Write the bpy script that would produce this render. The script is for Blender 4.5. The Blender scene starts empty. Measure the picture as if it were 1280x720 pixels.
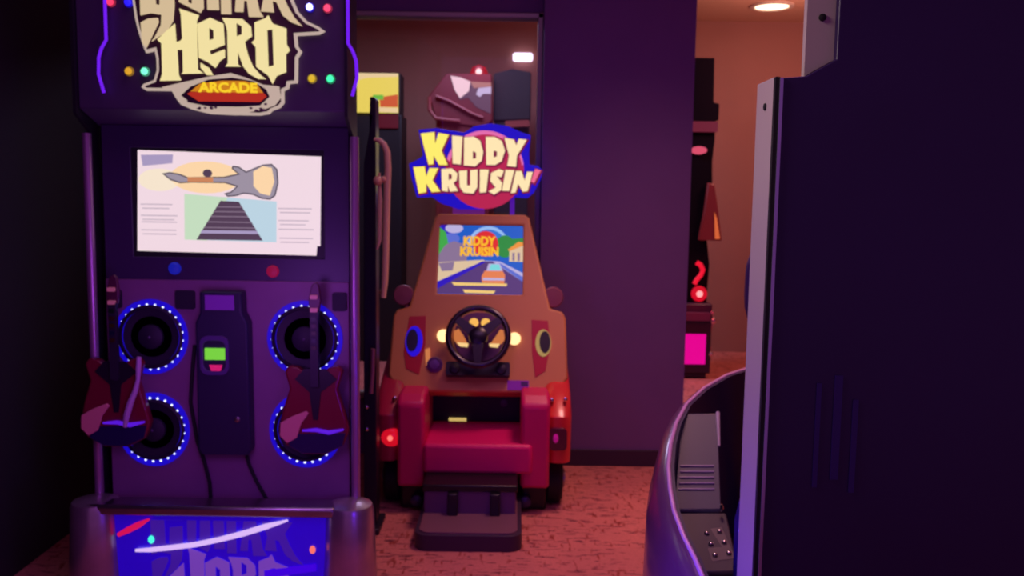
import bpy, bmesh, math, random
from mathutils import Vector, Matrix
from mathutils.geometry import tessellate_polygon
random.seed(4)
PI = math.pi
scene = bpy.context.scene
COL = scene.collection

# ------------------------------------------------------------------ camera
FPX, CH, PITCH, ROLL = 1100.0, 1.60, math.radians(6.03), 0.014
cam = bpy.data.cameras.new('camera')
cam.sensor_width = 36.0
cam.lens = FPX / 1280 * 36.0
cam.clip_start = 0.05
camo = bpy.data.objects.new('camera', cam)
COL.objects.link(camo)
CM = (Matrix.Translation((0, 0, CH)) @ Matrix.Rotation(PI / 2 - PITCH, 4, 'X') @ Matrix.Rotation(ROLL, 4, 'Z'))
camo.matrix_world = CM
scene.camera = camo
C0 = Vector((0, 0, CH))


def ray(x, y):
    return (CM.to_3x3() @ Vector(((x - 640) / FPX, (360 - y) / FPX, -1.0))).normalized()


def P(x, y, Y):
    d = ray(x, y)
    return C0 + d * (Y / d.y)


def PZ(x, y, z):
    d = ray(x, y)
    return C0 + d * ((z - CH) / d.z)


cam.dof.use_dof = True
cam.dof.focus_distance = 1.2
cam.dof.aperture_fstop = 8.0

# ------------------------------------------------------------------ materials
def lin(c):
    return tuple(((v / 255) / 12.92 if v / 255 <= .04045 else ((v / 255 + .055) / 1.055) ** 2.4) for v in c)


MATS = {}


def mat(name, col, rough=.5, metal=0., emit=None, strength=0., noise=0., nscale=30., coat=0., spec=None, bump=0.):
    if name in MATS:
        return MATS[name]
    m = bpy.data.materials.new(name)
    m.use_nodes = True
    nt = m.node_tree
    b = nt.nodes['Principled BSDF']
    c = (*lin(col), 1)
    b.inputs['Base Color'].default_value = c
    b.inputs['Roughness'].default_value = rough
    b.inputs['Metallic'].default_value = metal
    if coat:
        b.inputs['Coat Weight'].default_value = coat
        b.inputs['Coat Roughness'].default_value = .08
    if spec is not None:
        b.inputs['Specular IOR Level'].default_value = spec
    if emit is not None:
        b.inputs['Emission Color'].default_value = (*lin(emit), 1)
        b.inputs['Emission Strength'].default_value = strength
    if noise or bump:
        tc = nt.nodes.new('ShaderNodeTexCoord')
        n = nt.nodes.new('ShaderNodeTexNoise')
        n.inputs['Scale'].default_value = nscale
        n.inputs['Detail'].default_value = 4
        nt.links.new(tc.outputs['Object'], n.inputs['Vector'])
        if noise:
            mx = nt.nodes.new('ShaderNodeMix')
            mx.data_type = 'RGBA'
            mx.blend_type = 'MULTIPLY'
            mx.inputs[0].default_value = noise
            mx.inputs[6].default_value = c
            rp = nt.nodes.new('ShaderNodeValToRGB')
            rp.color_ramp.elements[0].position = .3
            rp.color_ramp.elements[1].position = .7
            rp.color_ramp.elements[0].color = (.35, .35, .35, 1)
            nt.links.new(n.outputs['Fac'], rp.inputs['Fac'])
            nt.links.new(rp.outputs['Color'], mx.inputs[7])
            nt.links.new(mx.outputs[2], b.inputs['Base Color'])
        if bump:
            bp = nt.nodes.new('ShaderNodeBump')
            bp.inputs['Strength'].default_value = bump
            bp.inputs['Distance'].default_value = .01
            nt.links.new(n.outputs['Fac'], bp.inputs['Height'])
            nt.links.new(bp.outputs['Normal'], b.inputs['Normal'])
    MATS[name] = m
    return m


def glow(name, col, strength=1.0):
    """A lit surface: black base, coloured emission."""
    return mat(name, (6, 6, 8), .5, 0, col, strength)


def carpet_mat():
    m = bpy.data.materials.new('patterned carpet')
    m.use_nodes = True
    nt = m.node_tree
    b = nt.nodes['Principled BSDF']
    b.inputs['Roughness'].default_value = .95
    b.inputs['Specular IOR Level'].default_value = .1
    tc = nt.nodes.new('ShaderNodeTexCoord')

    def layer(sx, sy, scale, lo, hi):
        mp = nt.nodes.new('ShaderNodeMapping')
        mp.inputs['Scale'].default_value = (sx, sy, 1)
        n = nt.nodes.new('ShaderNodeTexNoise')
        n.inputs['Scale'].default_value = scale
        n.inputs['Detail'].default_value = 2
        r = nt.nodes.new('ShaderNodeValToRGB')
        r.color_ramp.elements[0].position = lo
        r.color_ramp.elements[1].position = hi
        nt.links.new(tc.outputs['Object'], mp.inputs['Vector'])
        nt.links.new(mp.outputs['Vector'], n.inputs['Vector'])
        nt.links.new(n.outputs['Fac'], r.inputs['Fac'])
        return r.outputs['Color']
    col = (*lin((214, 128, 116)), 1)
    prev = None
    for (fac, c2) in ((layer(1, 1, 3.0, .4, .6), (200, 118, 110)), (layer(5, 22, 2.2, .60, .66), (120, 54, 66)),
                      (layer(24, 5, 2.0, .61, .67), (150, 60, 50)), (layer(7, 30, 1.5, .63, .67), (78, 36, 56)),
                      (layer(40, 40, 3, .45, .7), (188, 112, 104))):
        mx = nt.nodes.new('ShaderNodeMix')
        mx.data_type = 'RGBA'
        if prev is None:
            mx.inputs[6].default_value = col
        else:
            nt.links.new(prev, mx.inputs[6])
        mx.inputs[7].default_value = (*lin(c2), 1)
        nt.links.new(fac, mx.inputs[0])
        prev = mx.outputs[2]
    nt.links.new(prev, b.inputs['Base Color'])
    n = nt.nodes.new('ShaderNodeTexNoise')
    n.inputs['Scale'].default_value = 220
    nt.links.new(tc.outputs['Object'], n.inputs['Vector'])
    bp = nt.nodes.new('ShaderNodeBump')
    bp.inputs['Strength'].default_value = .5
    nt.links.new(n.outputs['Fac'], bp.inputs['Height'])
    nt.links.new(bp.outputs['Normal'], b.inputs['Normal'])
    return m


def glass_mat():
    m = bpy.data.materials.new('window glass')
    m.use_nodes = True
    nt = m.node_tree
    nt.nodes.clear()
    o = nt.nodes.new('ShaderNodeOutputMaterial')
    mx = nt.nodes.new('ShaderNodeMixShader')
    t = nt.nodes.new('ShaderNodeBsdfTransparent')
    t.inputs['Color'].default_value = (.86, .82, .84, 1)
    g = nt.nodes.new('ShaderNodeBsdfGlossy')
    g.inputs['Roughness'].default_value = .03
    f = nt.nodes.new('ShaderNodeFresnel')
    f.inputs['IOR'].default_value = 1.45
    nt.links.new(f.outputs[0], mx.inputs[0])
    nt.links.new(t.outputs[0], mx.inputs[1])
    nt.links.new(g.outputs[0], mx.inputs[2])
    nt.links.new(mx.outputs[0], o.inputs[0])
    return m


# ------------------------------------------------------------------ planes and meshes
class Plane:
    """A (possibly leaning) plane facing the camera; uv() turns photo pixels into metres on it."""

    def __init__(s, ax, ay, Y, tilt=0., X0=None):
        s.ax, s.ay = ax, ay
        s.O = P(ax, ay, Y)
        s.du = 0.
        if X0 is not None:
            s.du = s.O.x - X0
            s.O.x = X0
        s.u = Vector((1, 0, 0))
        s.v = Vector((0, math.sin(tilt), math.cos(tilt)))
        s.n = Vector((0, -math.cos(tilt), math.sin(tilt)))
        s.s = 1.0 / (P(ax + 1, ay, Y) - P(ax, ay, Y)).length

    def uv(s, x, y):
        d = ray(s.ax, y)
        t = (s.O - C0).dot(s.n) / d.dot(s.n)
        h = C0 + d * t
        return (x - s.ax) / s.s + s.du, (h - s.O).dot(s.v)

    def at(s, u, v, d=0.):
        return s.O + s.u * u + s.v * v + s.n * d

    def px(s, x, y, d=0.):
        u, v = s.uv(x, y)
        return s.at(u, v, d)


def circ(cx, cy, rx, ry=None, n=28, a0=0., a1=2 * PI):
    ry = rx if ry is None else ry
    full = abs(a1 - a0 - 2 * PI) < 1e-6
    k = n if full else n + 1
    return [(cx + rx * math.cos(a0 + (a1 - a0) * i / n), cy + ry * math.sin(a0 + (a1 - a0) * i / n)) for i in range(k)]


def rrect(x0, y0, x1, y1, r, n=4):
    out = []
    for (cx, cy, a) in ((x1 - r, y1 - r, 0), (x0 + r, y1 - r, PI / 2), (x0 + r, y0 + r, PI), (x1 - r, y0 + r, 1.5 * PI)):
        for i in range(n + 1):
            t = a + PI / 2 * i / n
            out.append((cx + r * math.cos(t), cy + r * math.sin(t)))
    return out


def rect(x0, y0, x1, y1):
    return [(x0, y0), (x1, y0), (x1, y1), (x0, y1)]


def inset(poly, d):
    n = len(poly)
    area = sum(poly[i][0] * poly[(i + 1) % n][1] - poly[(i + 1) % n][0] * poly[i][1] for i in range(n))
    sg = 1 if area > 0 else -1
    out = []
    for i in range(n):
        p0, p1, p2 = Vector(poly[i - 1]), Vector(poly[i]), Vector(poly[(i + 1) % n])
        e0, e1 = (p1 - p0).normalized(), (p2 - p1).normalized()
        n0, n1 = Vector((-e0.y, e0.x)) * sg, Vector((-e1.y, e1.x)) * sg
        b = n0 + n1
        k = b.length_squared
        b = b * (2 / k) * d * .5 * 2 * .5 if k > .4 else (b.normalized() * d * 1.5 if k > 1e-6 else n0 * d)
        if k > .4:
            b = (n0 + n1) * (d * 2 / k)
        out.append(tuple(p1 + b))
    return out


class MB:
    def __init__(s):
        s.v, s.f, s.m = [], [], []

    def add(s, vs, fs, mi=0):
        b = len(s.v)
        s.v += [Vector(v) for v in vs]
        for f in fs:
            s.f.append(tuple(b + i for i in f))
            s.m.append(mi)
        return s

    def box(s, lo, hi, mi=0, M=None):
        x0, y0, z0 = lo
        x1, y1, z1 = hi
        vs = [Vector(p) for p in ((x0, y0, z0), (x1, y0, z0), (x1, y1, z0), (x0, y1, z0), (x0, y0, z1), (x1, y0, z1), (x1, y1, z1), (x0, y1, z1))]
        if M is not None:
            vs = [M @ v for v in vs]
        return s.add(vs, [(0, 3, 2, 1), (4, 5, 6, 7), (0, 1, 5, 4), (1, 2, 6, 5), (2, 3, 7, 6), (3, 0, 4, 7)], mi)

    def prism3(s, loops, off, mi=0):
        """loops of 3-D points (first outer, others holes), swept by the vector off."""
        off = Vector(off)
        loops = [[Vector(p) for p in l] for l in loops]
        flat = [p for l in loops for p in l]
        n = len(flat)
        tris = tessellate_polygon(loops)
        fs = [tuple(t) for t in tris] + [tuple(n + i for i in reversed(t)) for t in tris]
        b = 0
        for l in loops:
            k = len(l)
            for i in range(k):
                j = (i + 1) % k
                fs.append((b + i, b + j, n + b + j, n + b + i))
            b += k
        return s.add(flat + [p + off for p in flat], fs, mi)

    def plate(s, pl, poly, d0, d1, mi=0, holes=()):
        loops = [[pl.px(x, y, d0) for (x, y) in l] for l in [poly] + list(holes)]
        return s.prism3(loops, pl.n * (d1 - d0), mi)

    def flat(s, pl, poly, d, mi=0, holes=()):
        loops = [[pl.px(x, y, d) for (x, y) in l] for l in [poly] + list(holes)]
        flat = [p for l in loops for p in l]
        return s.add(flat, [tuple(t) for t in tessellate_polygon(loops)], mi)

    def loft(s, rings, closed=True, caps=False, mi=0):
        k = len(rings[0])
        vs = [p for r in rings for p in r]
        fs = []
        for a in range(len(rings) - 1):
            for i in range(k if closed else k - 1):
                j = (i + 1) % k
                fs.append((a * k + i, a * k + j, (a + 1) * k + j, (a + 1) * k + i))
        if caps:
            fs.append(tuple(range(k)))
            fs.append(tuple((len(rings) - 1) * k + i for i in range(k)))
        return s.add(vs, fs, mi)

    def tube(s, pts, r, n=10, mi=0, closed=False):
        pts = [Vector(p) for p in pts]
        rad = r if isinstance(r, (list, tuple)) else [r] * len(pts)
        rings = []
        up = None
        for i, p in enumerate(pts):
            a = pts[i - 1] if (i > 0 or closed) else p
            b = pts[(i + 1) % len(pts)] if (i < len(pts) - 1 or closed) else p
            t = (b - a).normalized()
            if up is None:
                up = t.orthogonal().normalized()
            up = (up - t * up.dot(t))
            up = up.normalized() if up.length > 1e-6 else t.orthogonal().normalized()
            w = t.cross(up)
            rings.append([p + (up * math.cos(2 * PI * k / n) + w * math.sin(2 * PI * k / n)) * rad[i] for k in range(n)])
        if closed:
            rings.append(rings[0])
        return s.loft(rings, True, not closed, mi)

    def cyl(s, p0, p1, r, r1=None, n=20, mi=0):
        return s.tube([p0, p1], [r, r if r1 is None else r1], n, mi)

    def lathe(s, c, axis, prof, n=24, mi=0):
        """prof = [(radius, distance along axis)]"""
        c, ax = Vector(c), Vector(axis).normalized()
        u = ax.orthogonal().normalized()
        w = ax.cross(u)
        rings = [[c + ax * h + (u * math.cos(2 * PI * k / n) + w * math.sin(2 * PI * k / n)) * max(r, 1e-4) for k in range(n)] for r, h in prof]
        return s.loft(rings, True, True, mi)

    def ball(s, c, r, n=14, mi=0, sc=(1, 1, 1)):
        c = Vector(c)
        rings = []
        for i in range(1, n // 2 + 1):
            t = -PI / 2 + PI * (i - .5) / (n // 2)
            rings.append([c + Vector((r * sc[0] * math.cos(t) * math.cos(2 * PI * k / n), r * sc[1] * math.cos(t) * math.sin(2 * PI * k / n), r * sc[2] * math.sin(t))) for k in range(n)])
        return s.loft(rings, True, True, mi)

    def build(s, name, mats, parent=None, bevel=0., seg=2, angle=35, subd=0, weld=True):
        me = bpy.data.meshes.new(name)
        me.from_pydata([tuple(v) for v in s.v], [], s.f)
        mats = mats if isinstance(mats, (list, tuple)) else [mats]
        for m in mats:
            me.materials.append(m)
        for p, i in zip(me.polygons, s.m):
            p.material_index = i
        bm = bmesh.new()
        bm.from_mesh(me)
        if weld:
            bmesh.ops.remove_doubles(bm, verts=bm.verts, dist=1e-5)
        bmesh.ops.recalc_face_normals(bm, faces=bm.faces)
        bm.to_mesh(me)
        bm.free()
        o = bpy.data.objects.new(name, me)
        COL.objects.link(o)
        if parent is None:
            lo = Vector([min(v.co[i] for v in me.vertices) for i in range(3)])
            hi = Vector([max(v.co[i] for v in me.vertices) for i in range(3)])
            b = Vector(((lo.x + hi.x) / 2, (lo.y + hi.y) / 2, lo.z))
            me.transform(Matrix.Translation(-b))
            o.location = b
            o['__m'] = 0
            del o['__m']
        else:
            r = parent
            while r.parent is not None:
                r = r.parent
            me.transform(Matrix.Translation(-r.location))
            o.parent = parent
        for p in me.polygons:
            p.use_smooth = True
        me.set_sharp_from_angle(angle=math.radians(angle))
        if bevel:
            md = o.modifiers.new('bevel', 'BEVEL')
            md.width = bevel
            md.segments = seg
            md.limit_method = 'ANGLE'
            md.angle_limit = math.radians(40)
        if subd:
            md = o.modifiers.new('subd', 'SUBSURF')
            md.levels = md.render_levels = subd
        return o


def thing(name, label, cat, loc, group=None):
    o = bpy.data.objects.new(name, None)
    o.empty_display_size = .1
    o.location = loc
    COL.objects.link(o)
    return tag(o, label, cat, group)


def tag(o, label, cat, group=None):
    o['label'] = label
    o['category'] = cat
    if group:
        o['group'] = group
    return o


def struct(o):
    o['kind'] = 'structure'
    return o


def text_loops(mb, pl, string, x0, y0, x1, y1, d0, d1, mi=0, bold=0.):
    """built-in lettering stretched into a pixel box on a plane, as real raised geometry"""
    cu = bpy.data.curves.new('lettering', 'FONT')
    cu.body = string
    cu.offset = bold
    cu.resolution_u = 3
    o = bpy.data.objects.new('lettering', cu)
    COL.objects.link(o)
    dg = bpy.context.evaluated_depsgraph_get()
    me = bpy.data.meshes.new_from_object(o.evaluated_get(dg))
    xs = [v.co.x for v in me.vertices]
    ys = [v.co.y for v in me.vertices]
    lx, hx, ly, hy = min(xs), max(xs), min(ys), max(ys)
    vs = [pl.px(x0 + (v.co.x - lx) / (hx - lx) * (x1 - x0), y1 + (v.co.y - ly) / (hy - ly) * (y0 - y1), d1) for v in me.vertices]
    mb.add(vs, [tuple(p.vertices) for p in me.polygons], mi)
    bpy.data.objects.remove(o)
    bpy.data.curves.remove(cu)
    bpy.data.meshes.remove(me)


def lamp(kind, name, loc, power, col, size=.5, rot=(0, 0, 0), sy=None, soft=.1, spread=None):
    l = bpy.data.lights.new(name, kind)
    l.energy = power
    l.color = lin(col)
    if kind == 'AREA':
        l.size = size
        if sy:
            l.shape = 'RECTANGLE'
            l.size_y = sy
        if spread:
            l.spread = spread
    else:
        l.shadow_soft_size = soft
    o = bpy.data.objects.new(name, l)
    o.location = loc
    o.rotation_euler = rot
    COL.objects.link(o)
    return o


# ------------------------------------------------------------------ palette
M_PILLAR = mat('plum wall paint', (114, 78, 130), .8, noise=.12, nscale=3)
M_BROWN = mat('tan wall paint', (164, 112, 98), .85, noise=.1, nscale=2)
M_CEIL = mat('warm ceiling paint', (205, 160, 130), .9)
M_DARKWALL = mat('near black wall paint', (34, 24, 36), .85)
M_BASEB = mat('dark baseboard', (54, 30, 52), .6)
M_FRAME = mat('olive metal frame', (160, 146, 138), .45, .5)
M_BLK = mat('black laminate', (34, 26, 42), .45, noise=.2, nscale=60)
M_BLKP = mat('black plastic', (18, 16, 22), .35)
M_RUB = mat('black rubber', (12, 12, 14), .7)
M_CHR = mat('chrome', (205, 200, 205), .14, 1.)
M_STEEL = mat('brushed steel', (170, 160, 165), .3, 1., noise=.25, nscale=14)

# ------------------------------------------------------------------ the room
CEIL = 3.37
YB = 9.1
WX0, WX1 = -2.05, 6.0
o = MB().box((WX0, -1.0, -.1), (WX1, YB, 0)).build('floor', carpet_mat(), None)
struct(o)
o = MB().box((WX0, -1.0, CEIL), (WX1, YB, CEIL + .1)).build('ceiling', M_CEIL)
struct(o)
struct(MB().box((WX0, YB, 0), (WX1, YB + .1, CEIL)).build('wall_back', M_BROWN))
struct(MB().box((WX0 - .1, -1.0, 0), (WX0, YB + .1, CEIL)).build('wall_left', M_DARKWALL))
struct(MB().box((WX1, 3.0, 0), (WX1 + .1, YB + .1, CEIL)).build('wall_right', M_BROWN))

YP = 5.12                              # front of the plum pillar
PX0 = P(676, 300, YP).x
PX1 = P(861, 300, YP).x
YW = 5.30                              # window wall
struct(MB().box((PX0, YP, 0), (PX1, YP + .75, CEIL)).build('wall_pillar', M_PILLAR))
bb = MB()
bb.box((PX0 - .012, YP - .014, 0), (PX1 + .012, YP, .10))
bb.box((PX1, YP, 0), (PX1 + .014, YP + .75, .10))
struct(bb.build('baseboard_pillar', M_BASEB, bevel=.004))

ZT = P(600, 16, YW).z
ZB = .35
WL, WR = -1.55, PX0 - .002
w = MB()
w.box((WX0, YW, 0), (WL, YW + .14, CEIL))
w.box((WR, YW, 0), (PX0, YW + .14, CEIL))
w.box((WL, YW, ZT), (WR, YW + .14, CEIL))
w.box((WL, YW, 0), (WR, YW + .14, ZB))
struct(w.build('wall_front', M_PILLAR))
wf = MB()
fw = .03
wf.box((WL, YW - .02, ZT - .03), (WR, YW + .10, ZT))
wf.box((WL, YW - .02, ZB), (WR, YW + .10, ZB + fw))
wf.box((WL, YW - .02, ZB), (WL + fw, YW + .10, ZT))
wf.box((WR - fw, YW - .02, ZB), (WR, YW + .10, ZT))
win = struct(wf.build('window_1', M_FRAME, bevel=.004))
gp = MB().box((WL + fw, YW + .03, ZB + fw), (WR - fw, YW + .036, ZT - .03)).build('glass_pane', glass_mat(), win)

# recessed ceiling lamp in the corridor
cp = PZ(965, 7, CEIL)
dl = thing('ceiling_downlight', 'round warm white ceiling light in the brown corridor at upper right', 'ceiling light', (cp.x, cp.y, CEIL - .03))
MB().lathe((cp.x, cp.y, CEIL), (0, 0, -1), [(.20, 0), (.20, .012), (.165, .02), (.155, .012), (.155, 0)], 32).build('trim_ring', mat('lamp trim', (210, 190, 170), .4), dl)
MB().lathe((cp.x, cp.y, CEIL - .004), (0, 0, -1), [(.15, 0), (.15, .006), (.08, .016), (.002, .02)], 32).build('diffuser', glow('warm lamp', (255, 226, 190), 3.2), dl)

# ------------------------------------------------------------------ dance of letters (photo pixels)
L_H = [(222, 32), (200, 52), (205, 57), (205, 94), (202, 103), (228, 102), (225, 95), (224, 64), (231, 64), (231, 92), (229, 94), (256, 93), (249, 88), (249, 28), (252, 21), (228, 13), (230, 20), (231, 50), (229, 53), (223, 55)]
L_E = [(266, 24), (282, 31), (283, 57), (264, 65), (266, 70), (283, 63), (283, 73), (277, 77), (271, 86), (262, 79), (251, 74), (250, 32)]
L_E_H = [(264, 36), (270, 40), (270, 50), (264, 52)]
L_E2 = [(253, 80), (263, 86), (268, 95), (260, 95), (253, 86)]
L_R = [(281, 24), (306, 25), (316, 34), (317, 46), (308, 53), (312, 70), (318, 84), (328, 95), (334, 99), (324, 99), (313, 93), (306, 84), (299, 64), (299, 81), (303, 84), (284, 84), (287, 80), (287, 40), (285, 32)]
L_R_H = [(298, 30), (305, 34), (305, 44), (298, 47)]
L_O = [(338, 20), (343, 30), (360, 36), (360, 55), (364, 63), (359, 68), (359, 90), (347, 95), (342, 105), (337, 95), (322, 84), (322, 60), (317, 54), (321, 50), (321, 29), (334, 24)]
L_O_H = [(336, 38), (343, 37), (344, 82), (337, 84)]
T_G = [(180, -46), (180, 22), (192, 19), (206, 21), (205, 34), (197, 49), (193, 54), (212, 41), (220, 28), (222, 10), (222, -14), (205, -12), (204, 9), (199, 8), (198, -32), (204, -36), (205, -24), (222, -26), (220, -40), (208, -48)]
T_GS = [(180, 31), (190, 26), (201, 25), (202, 30), (194, 46), (186, 62), (181, 56)]
T_U = [(228, -44), (228, 5), (254, 18), (258, 12), (258, -44), (245, -44), (244, 7), (239, 5), (240, -44)]
T_I = [(262, -44), (263, 14), (277, 14), (276, -44)]
T_T = [(270, -50), (270, -47), (280, -45), (280, 19), (292, 19), (292, -38), (300, -36), (300, -50)]
T_A = [(302, -44), (297, 16), (307, 16), (308, 2), (312, 2), (314, 22), (332, 22), (327, 14), (322, -10), (318, -44)]
T_A_H = [(308, -30), (313, -30), (313, -8), (308, -8)]
T_R = [(326, -46), (333, -2), (329, 15), (345, 16), (343, 2), (348, 3), (356, 20), (366, 28), (380, 33), (370, 22), (362, 8), (356, -6), (366, -20), (360, -46)]
T_R_H = [(344, -34), (350, -34), (352, -18), (345, -14)]
HERO = [(L_H, ()), (L_E, (L_E_H,)), (L_E2, ()), (L_R, (L_R_H,)), (L_O, (L_O_H,))]
GUITAR = [(T_G, ()), (T_GS, ()), (T_U, ()), (T_I, ()), (T_T, ()), (T_A, (T_A_H,)), (T_R, (T_R_H,))]
SIL = [(168, -58), (169, 0), (172, 25), (175, 40), (181, 60), (184, 68), (195, 65), (197, 75), (197, 90), (193, 102), (180, 107), (177, 111), (183, 115), (215, 115), (220, 124), (226, 132), (240, 138), (262, 143), (290, 144), (325, 144), (336, 142), (340, 138), (350, 134), (355, 128), (355, 113), (361, 110), (362, 104), (372, 103), (373, 72), (378, 64), (373, 57), (372, 44), (400, 42), (407, 38), (400, 33), (385, 26), (374, 14), (368, 0), (374, -30), (366, -58)]


def shift(poly, dx, dy):
    return [(x + dx, y + dy) for x, y in poly]


# ------------------------------------------------------------------ the guitar game cabinet on the left
GY = 3.40
GC = P(284, 300, GY).x
gh = thing('music_arcade_cabinet', 'tall black music game cabinet with cream blackletter logo, white screen and four blue LED rings', 'arcade game', (GC, GY, 0))
B = Plane(284, 250, GY, 0, GC)                 # bezel plane
zs = lambda y, Y: P(284, y, Y).z
HW = 162 / B.s                                 # half width
M_GHS = mat('cabinet side black', (22, 14, 26), .5)
M_GHB = mat('cabinet black paint', (40, 30, 50), .4, noise=.15, nscale=20)
M_GHP = mat('grey speaker panel', (140, 90, 136), .45, noise=.15, nscale=8)
MQY = GY - .14
zq = zs(138, MQY)
zq2 = zs(160, GY)
zsp = zs(350, GY)
ZTOP = 2.75
# carcass
g = MB()
g.prism3([[Vector((GC + x, y, .04)) for x, y in ((-HW + .012, GY + .012), (HW - .012, GY + .012), (HW - .125, GY + .54), (-HW + .125, GY + .54))]], (0, 0, ZTOP - .04))
g.build('cabinet_body', M_GHB, gh, bevel=.006)
for sx in (-1, 1):
    sp = MB()
    xa, xb = (GC + sx * HW, GC + sx * (HW - .012))
    prof = [(MQY - .02, ZTOP), (MQY - .02, zq - .02), (GY - .05, zq2 - .03), (GY - .05, .62), (GY - .05, .05), (GY + .03, .05), (GY + .03, ZTOP)]
    sp.prism3([[Vector((min(xa, xb), y, z)) for y, z in prof]], (.012, 0, 0))
    side = sp.build('side_panel', M_GHS, gh)
    tr = MB()
    pts = [Vector((GC + sx * (HW - .004), y - .004, z)) for y, z in prof[2:5]]
    tr.tube([Vector((GC + sx * (HW + .004), GY - .055, zq2 - .03)), Vector((GC + sx * (HW + .004), GY - .055, .1))], .017, 12)
    tr.build('edge_trim', mat('purple sheen trim', (176, 130, 170), .3, .55), side)
    nb = MB()
    e = sx * (HW + .008)
    if sx > 0:
        pth = [(433, -40), (435, 0), (435, 52), (441, 62), (445, 74), (446, 95), (442, 110), (440, 118)]
    else:
        pth = [(135, -40), (133, 0), (133, 52), (127, 62), (123, 74), (122, 95), (126, 110), (128, 118)]
    Q = Plane(284, 60, MQY - .03, 0, GC)
    nb.tube([Q.px(x, y) for x, y in pth], .006, 8)
    nb.build('neon_tube', glow('violet neon', (120, 30, 255), .9), side)
# bezel around the screen
bz = MB()
bz.plate(B, rect(131, 158, 437, 352), 0, .012, 0, [rect(166, 186, 406, 322)])
bz.build('screen_bezel', mat('dark bezel', (62, 44, 82), .4), gh, bevel=.002)
# screen picture
sc = MB()
S = lambda poly, k, mi, holes=(): sc.flat(B, poly, .001 + k * .0012, mi, holes)
sc.plate(B, rect(165, 185, 407, 323), -.004, .0005, 1)
S([(174, 189), (402, 194), (400, 306), (396, 306), (395, 318), (170, 315)], 0, 0)
S([(178, 195), (218, 194), (217, 205), (180, 209)], 1, 2)
S(circ(258, 222, 44, 20), 1, 3)
S(circ(200, 226, 26, 14), 1, 10)
S([(231, 243), (346, 251), (345, 302), (230, 300)], 1, 4)
S([(231, 243), (285, 247), (258, 301), (230, 300)], 2, 5)
S([(276, 251), (299, 252), (328, 300), (245, 300)], 3, 6)
for i, yy in enumerate((258, 264, 270, 277, 284)):
    t = (yy - 251) / 49
    S([(276 - 31 * t, yy), (299 + 29 * t, yy), (300 + 29 * t, yy + 1.2), (275 - 31 * t, yy + 1.2)], 4, 7)
S([(252, 288), (321, 288), (323, 292), (250, 292)], 4, 2)
gt = [(204, 218), (214, 216), (226, 218), (236, 222), (281, 221), (298, 217), (291, 211), (292, 207), (300, 208), (309, 214), (318, 210), (330, 205), (341, 204), (348, 211), (349, 228), (345, 244), (338, 249), (328, 248), (316, 243), (305, 242), (296, 245), (285, 246), (281, 242), (290, 239), (296, 233), (282, 229), (240, 229), (226, 230), (214, 226)]
S(gt, 4, 8)
S(inset(gt, 1.6), 5, 9)
S([(318, 214), (330, 207), (341, 209), (344, 226), (338, 244), (326, 241), (318, 232)], 6, 3)
S([(236, 222), (268, 222), (268, 228), (236, 228)], 6, 11)
S(circ(261, 217, 6, 5, 10), 6, 6)
for (x0, y0, ln) in ((176, 256, 40), (178, 261, 34), (176, 270, 46), (178, 275, 40), (177, 278, 44), (176, 288, 44), (178, 293, 42),
                     (348, 259, 42), (350, 264, 38), (348, 274, 38), (350, 279, 32), (348, 285, 44), (349, 296, 42), (350, 301, 36)):
    S(rect(x0, y0, x0 + ln, y0 + 1.3), 3, 12)
E = 1.0
scr_m = [glow('screen paper white', (250, 225, 235), .92), glow('screen black', (20, 10, 30), .3), glow('screen lilac grey', (176, 160, 200), .9),
         glow('screen peach', (252, 214, 168), 1.0), glow('screen pale blue', (196, 222, 236), .9), glow('screen pale green', (206, 232, 200), .9),
         glow('screen charcoal', (92, 70, 92), .8), glow('screen line', (150, 128, 150), .8), glow('screen outline', (86, 78, 92), .8),
         glow('screen guitar grey', (164, 152, 168), .9), glow('screen cream', (252, 234, 210), .95), glow('screen orange', (214, 140, 96), .9),
         glow('screen small text', (200, 180, 196), .9)]
sc.build('screen', scr_m, gh, weld=False)
# two start buttons under the screen
for x, y, c, nm in ((218, 336, (30, 40, 220), 'blue button'), (341, 338, (190, 20, 80), 'red button')):
    b = MB()
    b.lathe(B.px(x, y, .012), B.n, [(.024, 0), (.024, .006), (.02, .014), (.002, .018)], 20)
    ob = b.build('start_button', glow(nm, c, .45), gh)
    ob['label'] = 'small lit ' + nm
# marquee box with sloping underside
mq = MB()
mq.prism3([[Vector((GC - HW + .014, y, z)) for y, z in ((MQY, ZTOP - .02), (MQY, zq), (GY + .012, zq2), (GY + .012, ZTOP - .02))]], (2 * HW - .028, 0, 0))
mq.build('marquee_box', mat('marquee face', (76, 58, 88), .45, noise=.15, nscale=12), gh, bevel=.004)
ML = Plane(284, 60, MQY - .002, 0, GC)
lg = MB()
lg.plate(ML, SIL, 0, .014)
logo = lg.build('logo_board', mat('logo cream border', (120, 108, 98), .5, 0, (220, 198, 180), .66), gh)
logo['label'] = 'cream blackletter game logo on an outlined board'
lg = MB()
lg.plate(ML, inset(SIL, 3.4), .014, .017)
lg.build('logo_outline', mat('logo dark outline', (70, 36, 52), .6), logo)  # dark outline plate between border and letters
lt = MB()
for poly, holes in HERO + GUITAR:
    lt.plate(ML, poly, .017, .024, 0 if poly in (L_H, L_E, L_E2, L_R, L_O) else 1, holes)
lt.build('logo_lettering', [mat('logo cream', (90, 84, 60), .5, 0, (255, 238, 170), .86), mat('logo cream upper', (90, 80, 60), .5, 0, (236, 210, 166), .76)], logo, weld=False)
bd = MB()
cloud = [(203, 111), (236, 103), (262, 97), (290, 92), (310, 98), (330, 106), (350, 108), (352, 122), (345, 131), (333, 136), (310, 141), (270, 141), (240, 136), (224, 127), (218, 116)]
bd.plate(ML, cloud, .017, .021, 0)
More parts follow.
